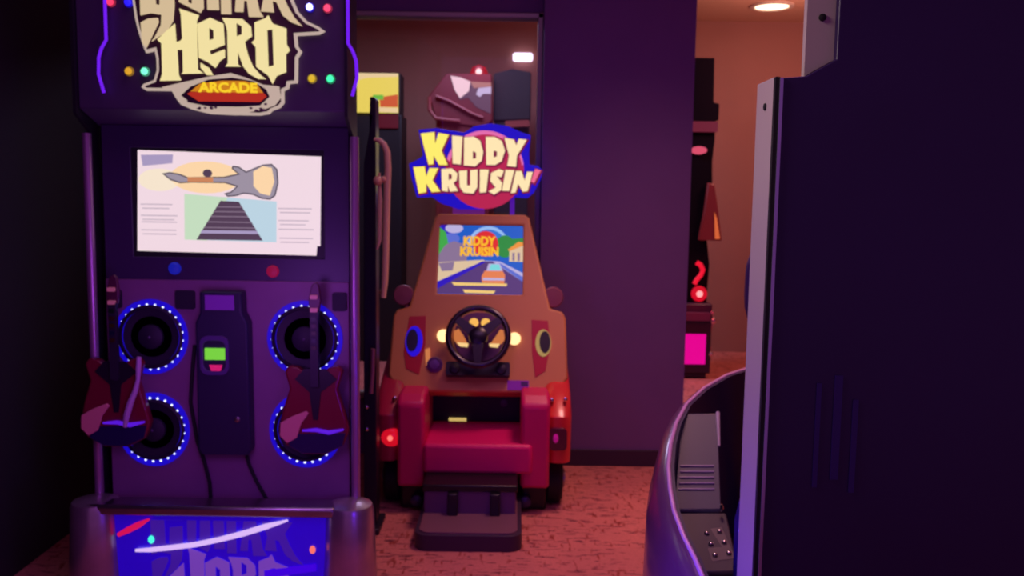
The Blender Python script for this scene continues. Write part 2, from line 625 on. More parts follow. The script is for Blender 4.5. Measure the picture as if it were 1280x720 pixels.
bd.plate(ML, [(228, 121), (240, 110), (262, 101), (292, 98), (318, 102), (334, 112), (338, 121), (326, 132), (300, 134), (262, 134), (240, 130)], .021, .025, 1)
bd.plate(ML, [(240, 116), (252, 106), (280, 102), (308, 102), (324, 107), (331, 117)], .025, .027, 2)
bd.plate(ML, [(236, 119), (240, 116.5), (331, 116.5), (335, 121), (326, 128), (250, 128)], .025, .0275, 3)
for i in range(16):
    a = random.uniform(0, 1)
    x = 232 + a * 108
    y = 134 + 3 * math.sin(a * 9) + random.uniform(-1, 2) - (8 if a < .08 or a > .92 else 0)
    bd.plate(ML, circ(x, y, random.uniform(1.2, 3), random.uniform(1, 2), 7), .021, .024, 4)
text_loops(bd, ML, 'ARCADE', 250, 104, 324, 117, .027, .029, 5, .045)
bd.build('logo_badge', [mat('badge cloud', (120, 108, 98), .6, 0, (222, 200, 178), .66), mat('badge dark', (60, 30, 44), .6), glow('badge orange yellow', (240, 150, 30), .7),
                        glow('badge red', (196, 50, 30), .8), mat('badge fleck', (110, 70, 90), .6), glow('badge yellow text', (255, 212, 40), .95)], logo, weld=False)
# party bulbs on the marquee
for x, y, c, s_ in ((388, 8, (190, 190, 255), 3), (410, 9, (255, 70, 110), 1.4), (390, 97, (235, 190, 40), .9), (413, 97, (60, 240, 160), 1.6),
                    (163, 5, (40, 30, 255), 1.2), (161, 91, (235, 170, 40), .9), (181, 91, (110, 240, 190), 1.6), (141, 5, (255, 60, 100), 1.2)):
    b = MB()
    b.lathe(ML.px(x, y, 0), ML.n, [(.017, 0), (.017, .004), (.013, .006)], 16)
    hcol = {True: (30, 16, 255), False: tuple(int(v * .8) for v in c)}[c[2] == 255 and c[0] != 255]
    b.build('halo_socket', mat('socket %d %d' % (x, y), (40, 30, 40), .4, 0, hcol, .5), gh)  # bulb's halo put into the disc behind it as emission
    sock = bpy.data.objects[b and 'halo_socket'] if False else None
    b = MB()
    b.ball(ML.px(x, y, .010), .0125, 12)
    b.build('bulb', glow('bulb %d %d' % (x, y), c, s_), gh)
# speaker panel with LED rings; a glowing blue ring stands in for their halo
pn = MB()
pn.plate(B, rect(131, 350, 437, 660), 0, .02)
pn.build('speaker_panel', M_GHP, gh, bevel=.004)
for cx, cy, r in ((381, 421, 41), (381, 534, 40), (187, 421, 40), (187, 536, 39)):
    b = MB()
    b.lathe(B.px(cx, cy, .02), B.n, [(r * 1.02 / B.s, 0), (r * 1.02 / B.s, .012), (r * .93 / B.s, .016), (r * .9 / B.s, .004), (r * .4 / B.s, -.004), (r * .38 / B.s, .012), (r * .2 / B.s, .02), (.002, .022)], 40)
    sp = b.build('speaker', mat('speaker cone', (34, 20, 50), .6), gh)
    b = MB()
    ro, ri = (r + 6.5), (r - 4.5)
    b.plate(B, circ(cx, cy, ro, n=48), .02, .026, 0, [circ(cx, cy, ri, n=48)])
    ring = b.build('halo_ring', glow('deep blue ring', (32, 12, 240), .62), sp)
    for k in range(25):
        a = 2 * PI * k / 25 + .1
        b = MB()
        b.ball(B.px(cx + r * math.cos(a), cy + r * math.sin(a), .027), .0048, 8)
        b.build('led', glow('led white blue', (200, 205, 255), 2.2), sp)
    b = MB()
    b.ball(B.px(cx, cy, .04), .006, 8)
    b.build('cone_cap', mat('cap grey', (90, 70, 110), .5), sp)
# dark square tweeters beside
for x0, x1 in ((219, 244), (416, 434), (134, 152)):
    b = MB()
    b.plate(B, rrect(x0, 363, x1, 386, 3), .02, .03)
    b.build('tweeter', mat('tweeter black', (30, 22, 44), .6), gh, bevel=.003)
# bill acceptor column
b = MB()
b.plate(B, [(256, 362), (308, 362), (309, 388), (315, 400), (316, 555), (312, 561), (254, 561), (250, 555), (250, 400), (256, 388)], .02, .085)
acc = b.build('payment_panel', mat('payment panel navy', (34, 22, 62), .5), gh, bevel=.008, seg=3)
b = MB()
b.plate(B, rect(263, 366, 299, 384), .085, .087)
b.build('sticker', mat('purple sticker', (150, 70, 190), .5), acc)
b = MB()
b.plate(B, rrect(256, 415, 292, 463, 10), .085, .097, 0, [rrect(260, 421, 288, 458, 8)])
rd = b.build('reader_bezel', mat('bezel violet', (84, 58, 120), .4), acc, bevel=.002)
b = MB()
b.plate(B, rect(262, 430.5, 286.5, 444.5), .085, .092)
b.build('reader_display', glow('green display', (122, 214, 62), .95), rd)
b = MB()
b.plate(B, [(267, 451), (283, 451), (280, 460), (270, 460)], .085, .091)
b.ball(B.px(275, 454, .092), .008, 10)
b.build('reader_slot', glow('red slot light', (230, 30, 120), .75), rd)
b = MB()
b.lathe(B.px(300, 517, .085), B.n, [(.011, 0), (.011, .004), (.004, .006)], 14)
b.build('lock', M_STEEL, acc)
# base with rail, blue front, steel corner posts
BY = 3.24
zr = P(284, 629, BY).z
xr = P(435, 660, BY).x
xl = 2 * GC - xr
bx = MB()
bx.box((xl, BY + .03, .03), (xr, GY - .06, zr - .05))
bx.build('base_box', M_BLK, gh, bevel=.01)
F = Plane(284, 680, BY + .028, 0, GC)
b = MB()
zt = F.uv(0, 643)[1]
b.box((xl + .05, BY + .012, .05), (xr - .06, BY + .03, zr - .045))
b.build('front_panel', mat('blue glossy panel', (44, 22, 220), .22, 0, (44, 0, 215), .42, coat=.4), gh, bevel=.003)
F = Plane(284, 680, BY + .011, 0, GC)
b = MB()
for poly, holes in HERO + GUITAR:
    mv = lambda q: [(284 + (x - 284) * .95 + 4, max(651, y + 672)) for x, y in q]
    b.plate(F, mv(poly), 0, .003, 0 if (poly, holes) in HERO else 1, [mv(h) for h in holes if min(q[1] for q in h) > 0])
b.build('front_lettering', [mat('lavender print', (150, 110, 200), .5, 0, (136, 84, 214), .42), mat('violet print', (80, 50, 170), .5, 0, (80, 34, 200), .36)], gh, weld=False)
b = MB()
b.tube([F.px(x, y, .012) for x, y in ((171, 688), (190, 687), (214, 684), (244, 680), (276, 673), (306, 665), (334, 656), (361, 648))], [.006, .009, .010, .010, .010, .011, .011, .004], 10)
b.build('curved_neon', glow('lilac white neon', (226, 190, 255), .95), gh)
b = MB()
b.tube([F.px(x, y, .012) for x, y in ((150, 669), (162, 663), (176, 656), (189, 649))], [.008, .012, .012, .004], 10)
b.build('red_neon', glow('crimson neon', (225, 20, 90), .85), gh)
for x, y, c, nm in ((190, 675, (70, 250, 220), 'turquoise lamp'), (391, 685, (245, 110, 100), 'coral lamp')):
    b = MB()
    b.ball(F.px(x, y, .006), .012, 12, sc=(1, .8, 1.3))
    b.build('indicator_lamp', glow(nm, c, 1.1), gh)
b = MB()
b.plate(F, [(330, 712), (395, 703), (395, 712), (330, 722)], 0, .004)
b.build('blue_light_strip', glow('strip blue', (66, 0, 240), .8), gh)
b = MB()
b.box((xl - .01, BY - .03, zr - .045), (xr - .045, BY + .06, zr - .005))
b.box((xl - .01, BY + .06, zr - .045), (xr - .045, GY - .06, zr - .012))
b.build('top_rail', M_STEEL, gh, bevel=.012, seg=3)
for sx, xc in ((1, xr), (-1, 2 * GC - xr)):
    b = MB()
    b.lathe((xc, BY + .045, 0), (0, 0, 1), [(.108, 0), (.106, .05), (.098, zr * .5), (.091, zr - .03), (.084, zr - .012), (.05, zr), (.01, zr + .004)], 32)
    b.build('corner_post', mat('polished post', (190, 170, 180), .28, .8, noise=.35, nscale=9), gh)
for sx in (-1, 1):
    b = MB()
    b.box((GC + sx * (HW - .12) - .05, GY + .1, 0), (GC + sx * (HW - .12) + .05, GY + .5, .05))
    b.build('foot', M_RUB, gh)

# cables under the payment panel
for nm, pth, lab in (('guitar_cable', [(243, 430), (240, 455), (236, 500), (243, 548), (252, 575), (258, 600), (259, 625)], 'thin black cable hanging left of the green-lit payment panel'),
                     ('guitar_cable', [(306, 566), (309, 578), (317, 596), (326, 612), (334, 625)], 'thin black cable hanging below the right corner of the payment panel')):
    b = MB()
    b.tube([B.px(x, y, .034) for x, y in pth], .0075, 8)
    tag(b.build(nm, M_RUB), lab, 'cable')


# guitar controllers hanging in front of the speakers
def make_guitar(label, dx=0., dy=0., strap=False, blk=None):
    G = Plane(284, 500, GY - (.088 if strap else .06), 0, GC)
    T = lambda q: [(x + dx, y + dy) for x, y in q]
    base = G.px(396 + dx, 563 + dy)
    t = thing('guitar_controller', label, 'guitar controller', base)
    body = [(392, 474), (387, 464), (376, 456), (364, 454), (359, 461), (365, 482), (357, 506), (351, 532), (359, 552), (380, 563), (410, 563), (431, 552), (438, 532), (431, 506), (424, 482), (431, 460), (425, 453), (412, 457), (405, 464), (402, 474)]
    b = MB()
    b.plate(G, T(body), 0, .038)
    b.build('body', mat('crimson lacquer', (120, 12, 44), .3, coat=.3), t, bevel=.009, seg=3)
    b = MB()
    b.plate(G, T([(384, 457), (410, 457), (424, 470), (404, 486), (400, 520), (394, 520), (390, 486), (372, 470)]), .038, .042)
    b.build('top_inlay', mat('black inlay', (26, 12, 34), .4), t)
    b = MB()
    b.plate(G, T([(386, 509), (389, 512), (380, 524), (374, 542), (362, 549), (353, 540), (354, 524), (368, 516)]), .038, .046)
    pg = b.build('pickguard', mat('pale pink guard', (222, 140, 140), .4), t, bevel=.002)
    b = MB()
    b.plate(G, T([(362, 538), (434, 536), (430, 551), (409, 561), (381, 561), (364, 552)]), .038, .043)
    b.build('lower_bout', mat('navy bout', (30, 8, 74), .35), t)
    b = MB()
    b.tube([G.px(x + dx, y + dy, .046) for x, y in ((381, 533), (398, 532), (414, 535), (432, 531))], [.004, .008, .009, .004], 8)
    b.build('strum_bar', glow('violet strum light', (96, 26, 235), .8), t)
    b = MB()
    b.plate(G, T([(392, 480), (402, 480), (402, 384), (392, 384)]), .030, .052)
    nk = b.build('neck', mat('neck black', (34, 18, 46), .5), t, bevel=.004)
    b = MB()
    b.plate(G, T([(391, 386), (403, 386), (405, 372), (403, 354), (399, 350), (394, 353), (390, 372)]), .026, .044)
    hd = b.build('headstock', mat('headstock wine', (84, 24, 60), .4), t, bevel=.003)
    for y in (368, 384):
        b = MB()
        b.plate(G, T(rrect(392.5, y - 2.5, 401.5, y + 2.5, 1)), .044, .054)
        b.build('tuning_peg', mat('peg rose', (206, 130, 140), .4, 0, (200, 110, 120), .15), hd)
    for k, c in enumerate(((20, 120, 50), (150, 20, 40), (150, 120, 20), (30, 40, 140), (150, 70, 20))):
        b = MB()
        b.plate(G, T(rrect(394, 392 + k * 9, 400, 397 + k * 9, 1)), .052, .056)
        b.build('fret_button', mat('fret %d' % k, tuple(v // 3 for v in c), .4), nk)
    if strap:
        b = MB()
        b.tube([G.px(x, y, .062) for x, y in ((184, 444), (183, 458), (182, 472), (178, 486), (172, 500), (167, 515), (164, 530))], [.009, .010, .008, .010, .012, .012, .008], 8)
        b.build('strap', mat('pale strap', (190, 150, 200), .5), t)
    hk = MB()
    hk.box((base.x - .03, GY - .06, G.px(396, 480).z), (base.x + .03, GY - .022, G.px(396, 474).z))
    hk.build('hanger', M_BLKP, t)
    return t


make_guitar('crimson guitar controller hanging before the right pair of blue speaker rings')
make_guitar('guitar controller with pale strap hanging before the left pair of speaker rings', -246, -6, True)

# ------------------------------------------------------------------ narrow cabinet behind, with tan rail
NY = 4.05
nx = P(470, 300, NY).x
nb = thing('slim_stand', 'slim black upright stand with hooked tan rail, between music cabinet and toy car', 'stand', (nx - .04, NY + .2, 0))
ztop = P(466, 121, NY).z
b = MB()
front = [(nx - .062, 0), (nx, 0), (nx, ztop - .01), (nx - .008, ztop), (nx - .026, ztop), (nx - .03, ztop - .16), (nx - .055, ztop - .30)]
b.prism3([[Vector((x, NY, z)) for x, z in front]], (0, .10, 0))
b.build('upright', mat('soft black', (34, 24, 42), .35), nb, bevel=.004)
b = MB()
b.box((nx - .10, NY - .06, 0), (nx + .02, NY + .16, .03))
b.build('foot_plate', M_BLK, nb, bevel=.006)
N = Plane(470, 300, NY - .05)
b = MB()
b.tube([N.px(x, y) for x, y in ((468, 174), (474, 175), (480, 180), (484, 190), (485, 210), (484, 240), (483, 280), (482, 320), (481, 352), (479, 372))], [.008, .012, .014, .016, .016, .016, .016, .016, .015, .012], 12)
b.tube([N.px(x, y, -.004) for x, y in ((474, 216), (475, 250), (474, 300), (471, 312))], [.006, .011, .011, .005], 8)
rl = b.build('hand_rail', mat('tan rail', (252, 222, 150), .4), nb)
b = MB()
for (x, y, r) in ((473, 226, .022), (480, 224, .014)):
    b.ball(N.px(x, y, .01), r, 12)
b.cyl(N.px(470, 226, -.05), N.px(484, 226, .008), .009)
b.cyl(N.px(474, 366, -.05), N.px(481, 362, .004), .009)
b.build('rail_clamp', mat('brass clamp', (250, 214, 140), .35), rl)
b = MB()
b.tube([N.px(466, 436), N.px(465, 465), N.px(463, 492)], .010, 8)
b.build('edge_strip', mat('dim strip', (150, 100, 110), .4, .3), nb)
for y in (512, 540):
    b = MB()
    b.lathe(Vector((N.px(455, y).x, NY, N.px(455, y).z)), (0, -1, 0), [(.010, 0), (.010, .004), (.003, .008)], 12)
    b.build('screw', M_CHR, nb)  # chrome discs stand in for two bright glints on the stand

# ------------------------------------------------------------------ toy car ride
KX = P(597, 430, 4.7).x
kd = thing('kiddie_car_ride', 'red and yellow coin-operated toy car ride with lit sign, small screen and steering wheel', 'kiddie ride', (KX, 4.55, 0))
M_YEL = mat('car yellow plastic', (212, 142, 84), .42, noise=.06, nscale=6)
M_RED = mat('car red plastic', (214, 14, 98), .42, coat=.1)
M_RED2 = mat('car orange red fender', (222, 50, 52), .32, coat=.3)
D = Plane(597, 490, 4.50, math.radians(25), KX)          # dash face
R = Plane(597, 560, 4.25, 0, KX)                           # rear plane


def RX(px_, Y=4.25):
    return KX + (px_ - 597) * Y / FPX / .985


# dash: windscreen-shaped yellow console
hull = [(540, 267), (654, 267), (660, 271), (688, 384), (704, 388), (708, 396), (710, 470), (700, 485), (688, 490), (506, 490), (494, 485), (484, 470), (486, 396), (490, 388), (506, 384), (534, 271)]
b = MB()
b.plate(D, hull, -.12, 0, 0, [rect(541, 281, 652, 367)])
con = b.build('dash_console', M_YEL, kd, bevel=.012, seg=3)
b = MB()
b.plate(D, rect(540, 280, 653, 368), -.13, -.012)
b.build('monitor_case', M_BLKP, con)
# front hood behind the console reaching the floor
b = MB()
zc = D.px(597, 380).z
b.prism3([[Vector((KX - .36, y, z)) for y, z in ((4.80, .12), (4.80, .55), (4.98, zc - .1), (5.06, zc - .2), (5.07, .12))]], (.72, 0, 0))
b.build('front_body', M_RED, kd, bevel=.03, seg=3)
# picture
sc = MB()
S = lambda poly, k, mi: sc.flat(D, poly, -.011 + k * .0008, mi)
S(rect(541, 281, 652, 367), 0, 0)
S([(541, 281), (552, 281), (566, 300), (541, 306)], 1, 1)
S(circ(560, 285, 12, 6), 2, 2)
S(circ(556, 298, 12, 7), 2, 10)
S([(541, 284), (549, 290), (553, 304), (556, 318), (541, 322)], 3, 3)
S([(549, 306), (560, 301), (578, 306), (578, 326), (541, 328), (541, 318)], 4, 4)
S(circ(606, 306, 27, 24, 24, PI, 2 * PI), 3, 5)
S(circ(606, 306, 23, 20, 24, PI, 2 * PI), 4, 6)
S(circ(628, 307, 13, 14), 5, 7)
S([(628, 298), (652, 296), (652, 312), (630, 314)], 4, 7)
S([(634, 310), (646, 302), (652, 303), (652, 326), (634, 326)], 6, 8)
S([(632, 311), (646, 301), (652, 302), (652, 306), (634, 313)], 7, 9)
for x in (638, 645):
    S(rect(x, 315, x + 3, 325), 7, 4)
S([(541, 328), (600, 324), (603, 326), (541, 352)], 5, 8)
S([(541, 329), (562, 327), (560, 338), (546, 339)], 6, 4)
S([(603, 325), (622, 326), (652, 340), (652, 350), (606, 330)], 5, 2)
S([(598, 326), (612, 326), (652, 351), (652, 367), (541, 367), (541, 359)], 6, 11)
S([(541, 352), (599, 326), (603, 327), (541, 361)], 7, 1)
S([(622, 328), (652, 345), (652, 351), (618, 329)], 7, 10)
S(circ(602, 304, 17, 16), 6, 12)
text_loops(sc, D, 'KIDDY', 573, 295, 616, 307, 0, -.0035, 13, .05)
text_loops(sc, D, 'KRUISIN', 569, 308, 620, 320, 0, -.0033, 13, .05)
S([(598, 345), (602, 338), (625, 337), (629, 343), (628, 354), (599, 353)], 8, 14)
S([(604, 338), (607, 329), (622, 329), (626, 338)], 9, 2)
S([(608, 337), (610, 330), (621, 330), (623, 337)], 10, 15)
S([(600, 347), (628, 347), (628, 350), (600, 350)], 9, 2)
S([(559, 353), (632, 354), (631, 357), (563, 357)], 11, 16)
S([(574, 362), (617, 363), (614, 366.5), (577, 366)], 11, 16)
cols = [(0, 92, 200), (40, 20, 190), (190, 180, 225), (60, 170, 70), (138, 116, 150), (150, 190, 245), (40, 120, 215), (30, 140, 60), (224, 196, 160), (240, 150, 60), (90, 110, 210), (84, 58, 120), (225, 40, 40), (255, 190, 30), (232, 130, 80), (120, 220, 225), (245, 205, 120)]
sc.build('screen', [glow('car screen %d' % i, c, .95) for i, c in enumerate(cols)], con, weld=False)
# round mirrors on arms
for px_ in (497, 692):
    b = MB()
    c = D.px(px_, 368, -.03)
    r = 13.5 / D.s
    b.lathe(c, (0, -1, .1), [(r * .3, -.05), (r * .85, -.035), (r, -.012), (r, .008), (r * .9, .016), (.002, .02)], 28)
    sx = 1 if px_ > 597 else -1
    b.cyl(c + Vector((-sx * .01, .02, -.02)), D.px(px_ - sx * 8, 398, -.07), .018)
    b.build('side_mirror', mat('mauve mirror pod', (150, 84, 100), .45), kd)
# side graphics with speaker ovals
for pts, cx, rgb, dk, nm in (([(507, 397), (528, 396), (529, 432), (523, 469), (506, 462), (502, 440)], 514.5, (36, 10, 240), (24, 6, 70), 'blue'),
                             ([(664, 399), (685, 400), (688, 430), (682, 462), (669, 471), (665, 440)], 680, (236, 190, 110), (26, 20, 24), 'gold')):
    b = MB()
    b.plate(D, pts, 0, .004)
    st = b.build('side_stripe', mat('stripe red', (190, 20, 50), .4), con)
    b = MB()
    lo = circ(cx, 428, 11, 19, 28) if nm == 'blue' else circ(cx - 1, 428, 10, 17, 28)
    hi_ = circ(cx - 2.5, 427, 7.5, 14, 28) if nm == 'blue' else circ(cx + 1, 427, 7, 14, 28)
    b.plate(D, lo, .004, .008, 0, [hi_])
    b.plate(D, hi_, .004, .006, 1)
    ov = b.build('lit_oval', [glow(nm + ' oval ring', rgb, .7 if nm == 'blue' else .45), mat('oval core ' + nm, dk, .4)], st)
    ov['label'] = nm + ' ringed oval speaker'
# gauges, and lamp reflections built as glowing panels, behind the wheel
b = MB()
b.plate(D, rrect(566, 391, 630, 452, 26, 6), 0, .008)
cl = b.build('instrument_cluster', mat('cluster plum', (96, 40, 96), .4), con, bevel=.003)
for nm, lst in (('gauge', ((590, 404, 6, 5.5), (605, 404, 6, 5.5))),):
    for (x, y, rx, ry) in lst:
        b = MB()
        b.plate(D, circ(x, y, rx, ry), .008, .012)
        b.build('gauge', glow('gauge amber', (255, 190, 90), .95), cl)
b = MB()
b.plate(D, [(580, 411), (614, 411), (611, 417), (600, 421), (590, 419)], .008, .011)
b.build('gauge_band', glow('band orange', (225, 90, 60), .65), cl)
for pts, bot in (([(565, 415), (571, 412), (577, 420), (583, 431), (570, 432), (565, 425)], [(569, 429), (584, 430), (583, 435), (573, 434)]),
                 ([(628, 413), (624, 412), (619, 420), (611, 431), (626, 430), (630, 424)], [(610, 430), (624, 430), (621, 435), (611, 434)])):
    b = MB()
    b.plate(D, pts, .008, .011, 0)
    b.plate(D, bot, .011, .013, 1)
    b.build('reflection_panel', [glow('panel orange', (222, 128, 70), .8), glow('panel cream', (255, 212, 140), .95)], cl)
for x, y in ((551.5, 420.5), (642, 423)):
    b = MB()
    b.lathe(D.px(x, y, 0), D.n, [(.034, 0), (.034, .008), (.026, .022), (.002, .028)], 20)
    b.build('dash_lamp', glow('lamp warm white', (255, 214, 150), 1.6), con)
b = MB()
b.lathe(D.px(542, 457, 0), D.n, [(.042, 0), (.042, .008), (.034, .014), (.032, .010), (.026, .018), (.002, .02)], 24)
b.build('push_button', mat('button violet', (120, 70, 150), .35, .2), con)
b = MB()
b.plate(D, [(529, 438), (535, 436), (536, 452), (531, 458)], 0, .006)
b.build('amber_reflector', glow('amber spot', (235, 140, 80), .7), con)
b = MB()
b.plate(D, rrect(557, 455, 637, 472, 3), 0, .05)
for x in (568, 626):
    b.lathe(D.px(x, 464, .05), D.n, [(.028, 0), (.026, .014), (.01, .018)], 16)
b.build('wheel_mount', mat('mount black', (30, 16, 40), .4), con, bevel=.006)
b = MB()
b.plate(D, rect(634, 475, 661, 487), 0, .002, 0)
b.plate(D, rect(651, 476.5, 660, 482), .002, .003, 1)
b.build('sticker', [mat('sticker violet', (150, 40, 200), .5), mat('sticker dark', (70, 20, 110), .5)], con)
# steering wheel
wc = D.px(597, 428, .12)
wv, wn = D.v, D.n
wr = 37.0 / D.s
b = MB()
b.tube([wc + D.u * wr * math.cos(2 * PI * k / 40) + wv * wr * math.sin(2 * PI * k / 40) for k in range(40)], .017, 12, closed=True)
sw = b.build('steering_wheel', mat('wheel black', (36, 22, 42), .22, coat=.4), kd)
b = MB()
b.lathe(wc, wn, [(.046, -.03), (.052, -.01), (.047, .012), (.03, .020), (.002, .022)], 24)
b.build('wheel_hub', mat('hub black', (22, 12, 34), .3), sw)
for a in (math.radians(38), math.radians(142), math.radians(270)):
    dv = D.u * math.cos(a) + wv * math.sin(a)
    pv = D.u * -math.sin(a) + wv * math.cos(a)
    b = MB()
    b.prism3([[wc + dv * .04 + pv * .03, wc + dv * .04 - pv * .03, wc + dv * wr - pv * .018, wc + dv * wr + pv * .018]], wn * .012)
    b.build('wheel_spoke', mat('spoke black', (30, 16, 40), .3), sw, bevel=.003)
b = MB()
b.cyl(wc - wn * .01, D.px(597, 432, .005), .03)
b.build('steering_column', M_BLKP, sw)
# lit sign
K = Plane(597, 208, 5.0, 0, KX)
sil = [(523, 163), (546, 161), (580, 166), (592, 158), (612, 154), (634, 157), (650, 164), (663, 168), (661, 190), (662, 205), (672, 206), (679, 212), (676, 224), (668, 240), (660, 247), (640, 246), (622, 255), (604, 262), (574, 262), (552, 255), (540, 247), (521, 248), (515, 226), (511, 206), (523, 200), (529, 195), (526, 180)]
b = MB()
b.plate(K, sil, -.05, 0)
sg = b.build('sign_board', glow('sign blue', (38, 22, 235), .62), kd, bevel=.006)
b = MB()
b.plate(K, circ(606, 212, 49, 49, 48), 0, .004, 0)
b.flat(K, circ(606, 212, 49, 49, 40, PI * 1.08, PI * 1.95) + circ(607, 214, 46, 46, 40, PI * 1.08, PI * 1.95)[::-1], .0045, 1)
b.build('sign_disc', [glow('sign crimson', (212, 44, 92), .72), glow('sign pink', (250, 120, 190), .8)], sg, weld=False)
b = MB()
KID = [([(526, 168), (543, 166), (544, 181), (548, 167), (561, 169), (552, 189), (560, 207), (549, 207), (542, 195), (542, 206), (536, 207), (531, 188)], ()),
       ([(565, 170), (578, 171), (576, 206), (566, 205)], ()),
       ([(580, 172), (592, 171), (600, 176), (604, 190), (602, 201), (594, 208), (580, 207)], ([(591, 189), (595, 191), (595, 198), (591, 199)],)),
       ([(607, 171), (618, 171), (627, 176), (631, 188), (627, 201), (619, 206), (608, 206)], ([(617, 188), (621, 189), (621, 195), (617, 197)],)),
       ([(630, 172), (642, 174), (645, 181), (648, 173), (658, 174), (646, 194), (645, 208), (634, 207), (636, 194)], ()),
       ([(517, 210), (531, 209), (533, 222), (537, 211), (548, 211), (541, 226), (551, 240), (540, 241), (533, 230), (533, 241), (524, 243)], ()),
       ([(552, 212), (565, 211), (572, 217), (571, 226), (567, 229), (573, 239), (563, 240), (560, 232), (560, 240), (553, 239)], ([(561, 217), (565, 219), (565, 224), (561, 226)],)),
       ([(574, 214), (584, 213), (584, 232), (588, 232), (588, 213), (597, 212), (597, 234), (592, 242), (580, 241), (575, 234)], ()),
       ([(600, 212), (611, 212), (608, 240), (600, 241)], ()),
       ([(614, 216), (624, 211), (630, 213), (627, 221), (621, 220), (628, 228), (627, 237), (618, 243), (611, 239), (620, 234), (613, 226)], ()),
       ([(632, 212), (643, 212), (637, 238), (628, 238)], ()),
       ([(645, 213), (652, 213), (656, 225), (659, 214), (666, 214), (660, 238), (654, 239), (648, 229), (645, 240), (639, 241)], ()),
       ([(669, 210), (676, 212), (668, 228), (664, 226)], ())]
for poly, holes in KID:
    n_ = len(poly)
    i_ = KID.index((poly, holes))
    b.plate(K, shift(inset(poly, -1.6), .8, 1.0), .004, .007, 3)
    b.plate(K, poly, .007, .014, 0 if i_ in (0, 5) else (2 if i_ == 12 else 1), holes)
b.build('sign_lettering', [glow('sign yellow', (255, 238, 110), 1.0), glow('sign cream', (255, 230, 178), 1.0), glow('sign rose', (250, 110, 150), .9), glow('sign maroon', (150, 30, 80), .6)], sg, weld=False)
for x0, x1, c in ((566, 606, (130, 40, 150)), (638, 644, (80, 20, 225))):
    b = MB()
    p0, p1 = K.px(x0, 246, -.02), K.px(x1, 275, -.02)
    b.box((p0.x, p0.y - .008, p1.z), (p1.x, p0.y + .008, p0.z))
    b.build('sign_post', mat('post lit %d' % x0, (110, 60, 140), .4, 0, c, .35), sg)
# rear: seat bench, rear body with fenders and tail lights
Z = lambda y, Y=4.25: P(597, y, Y).z
zs0, zs1 = Z(593), Z(556)
b = MB()
b.box((RX(534), 4.25, zs0), (RX(672) , 4.72, zs1))
b.build('seat', mat('seat magenta red', (228, 16, 112), .5), kd, bevel=.02, seg=3)
b = MB()                                    # dark foot well under the dash
b.box((RX(536, 4.75), 4.74, zs0), (RX(656, 4.75), 4.78, P(597, 487, 4.74).z))
fwell = b.build('foot_well', mat('foot well dark', (26, 14, 36), .6), kd)
b = MB()
p = P(572, 525, 4.73)
b.box((p.x - .048, 4.722, p.z - .010), (p.x + .048, 4.74, p.z + .010))
b.build('yellow_strip', glow('dim yellow strip', (224, 190, 110), .8), fwell)
b = MB()
b.lathe(P(630, 504, 4.74), (0, -1, 0), [(.02, 0), (.02, .006), (.004, .01)], 14)
b.build('vent_knob', mat('knob plum', (70, 44, 84), .5), fwell)
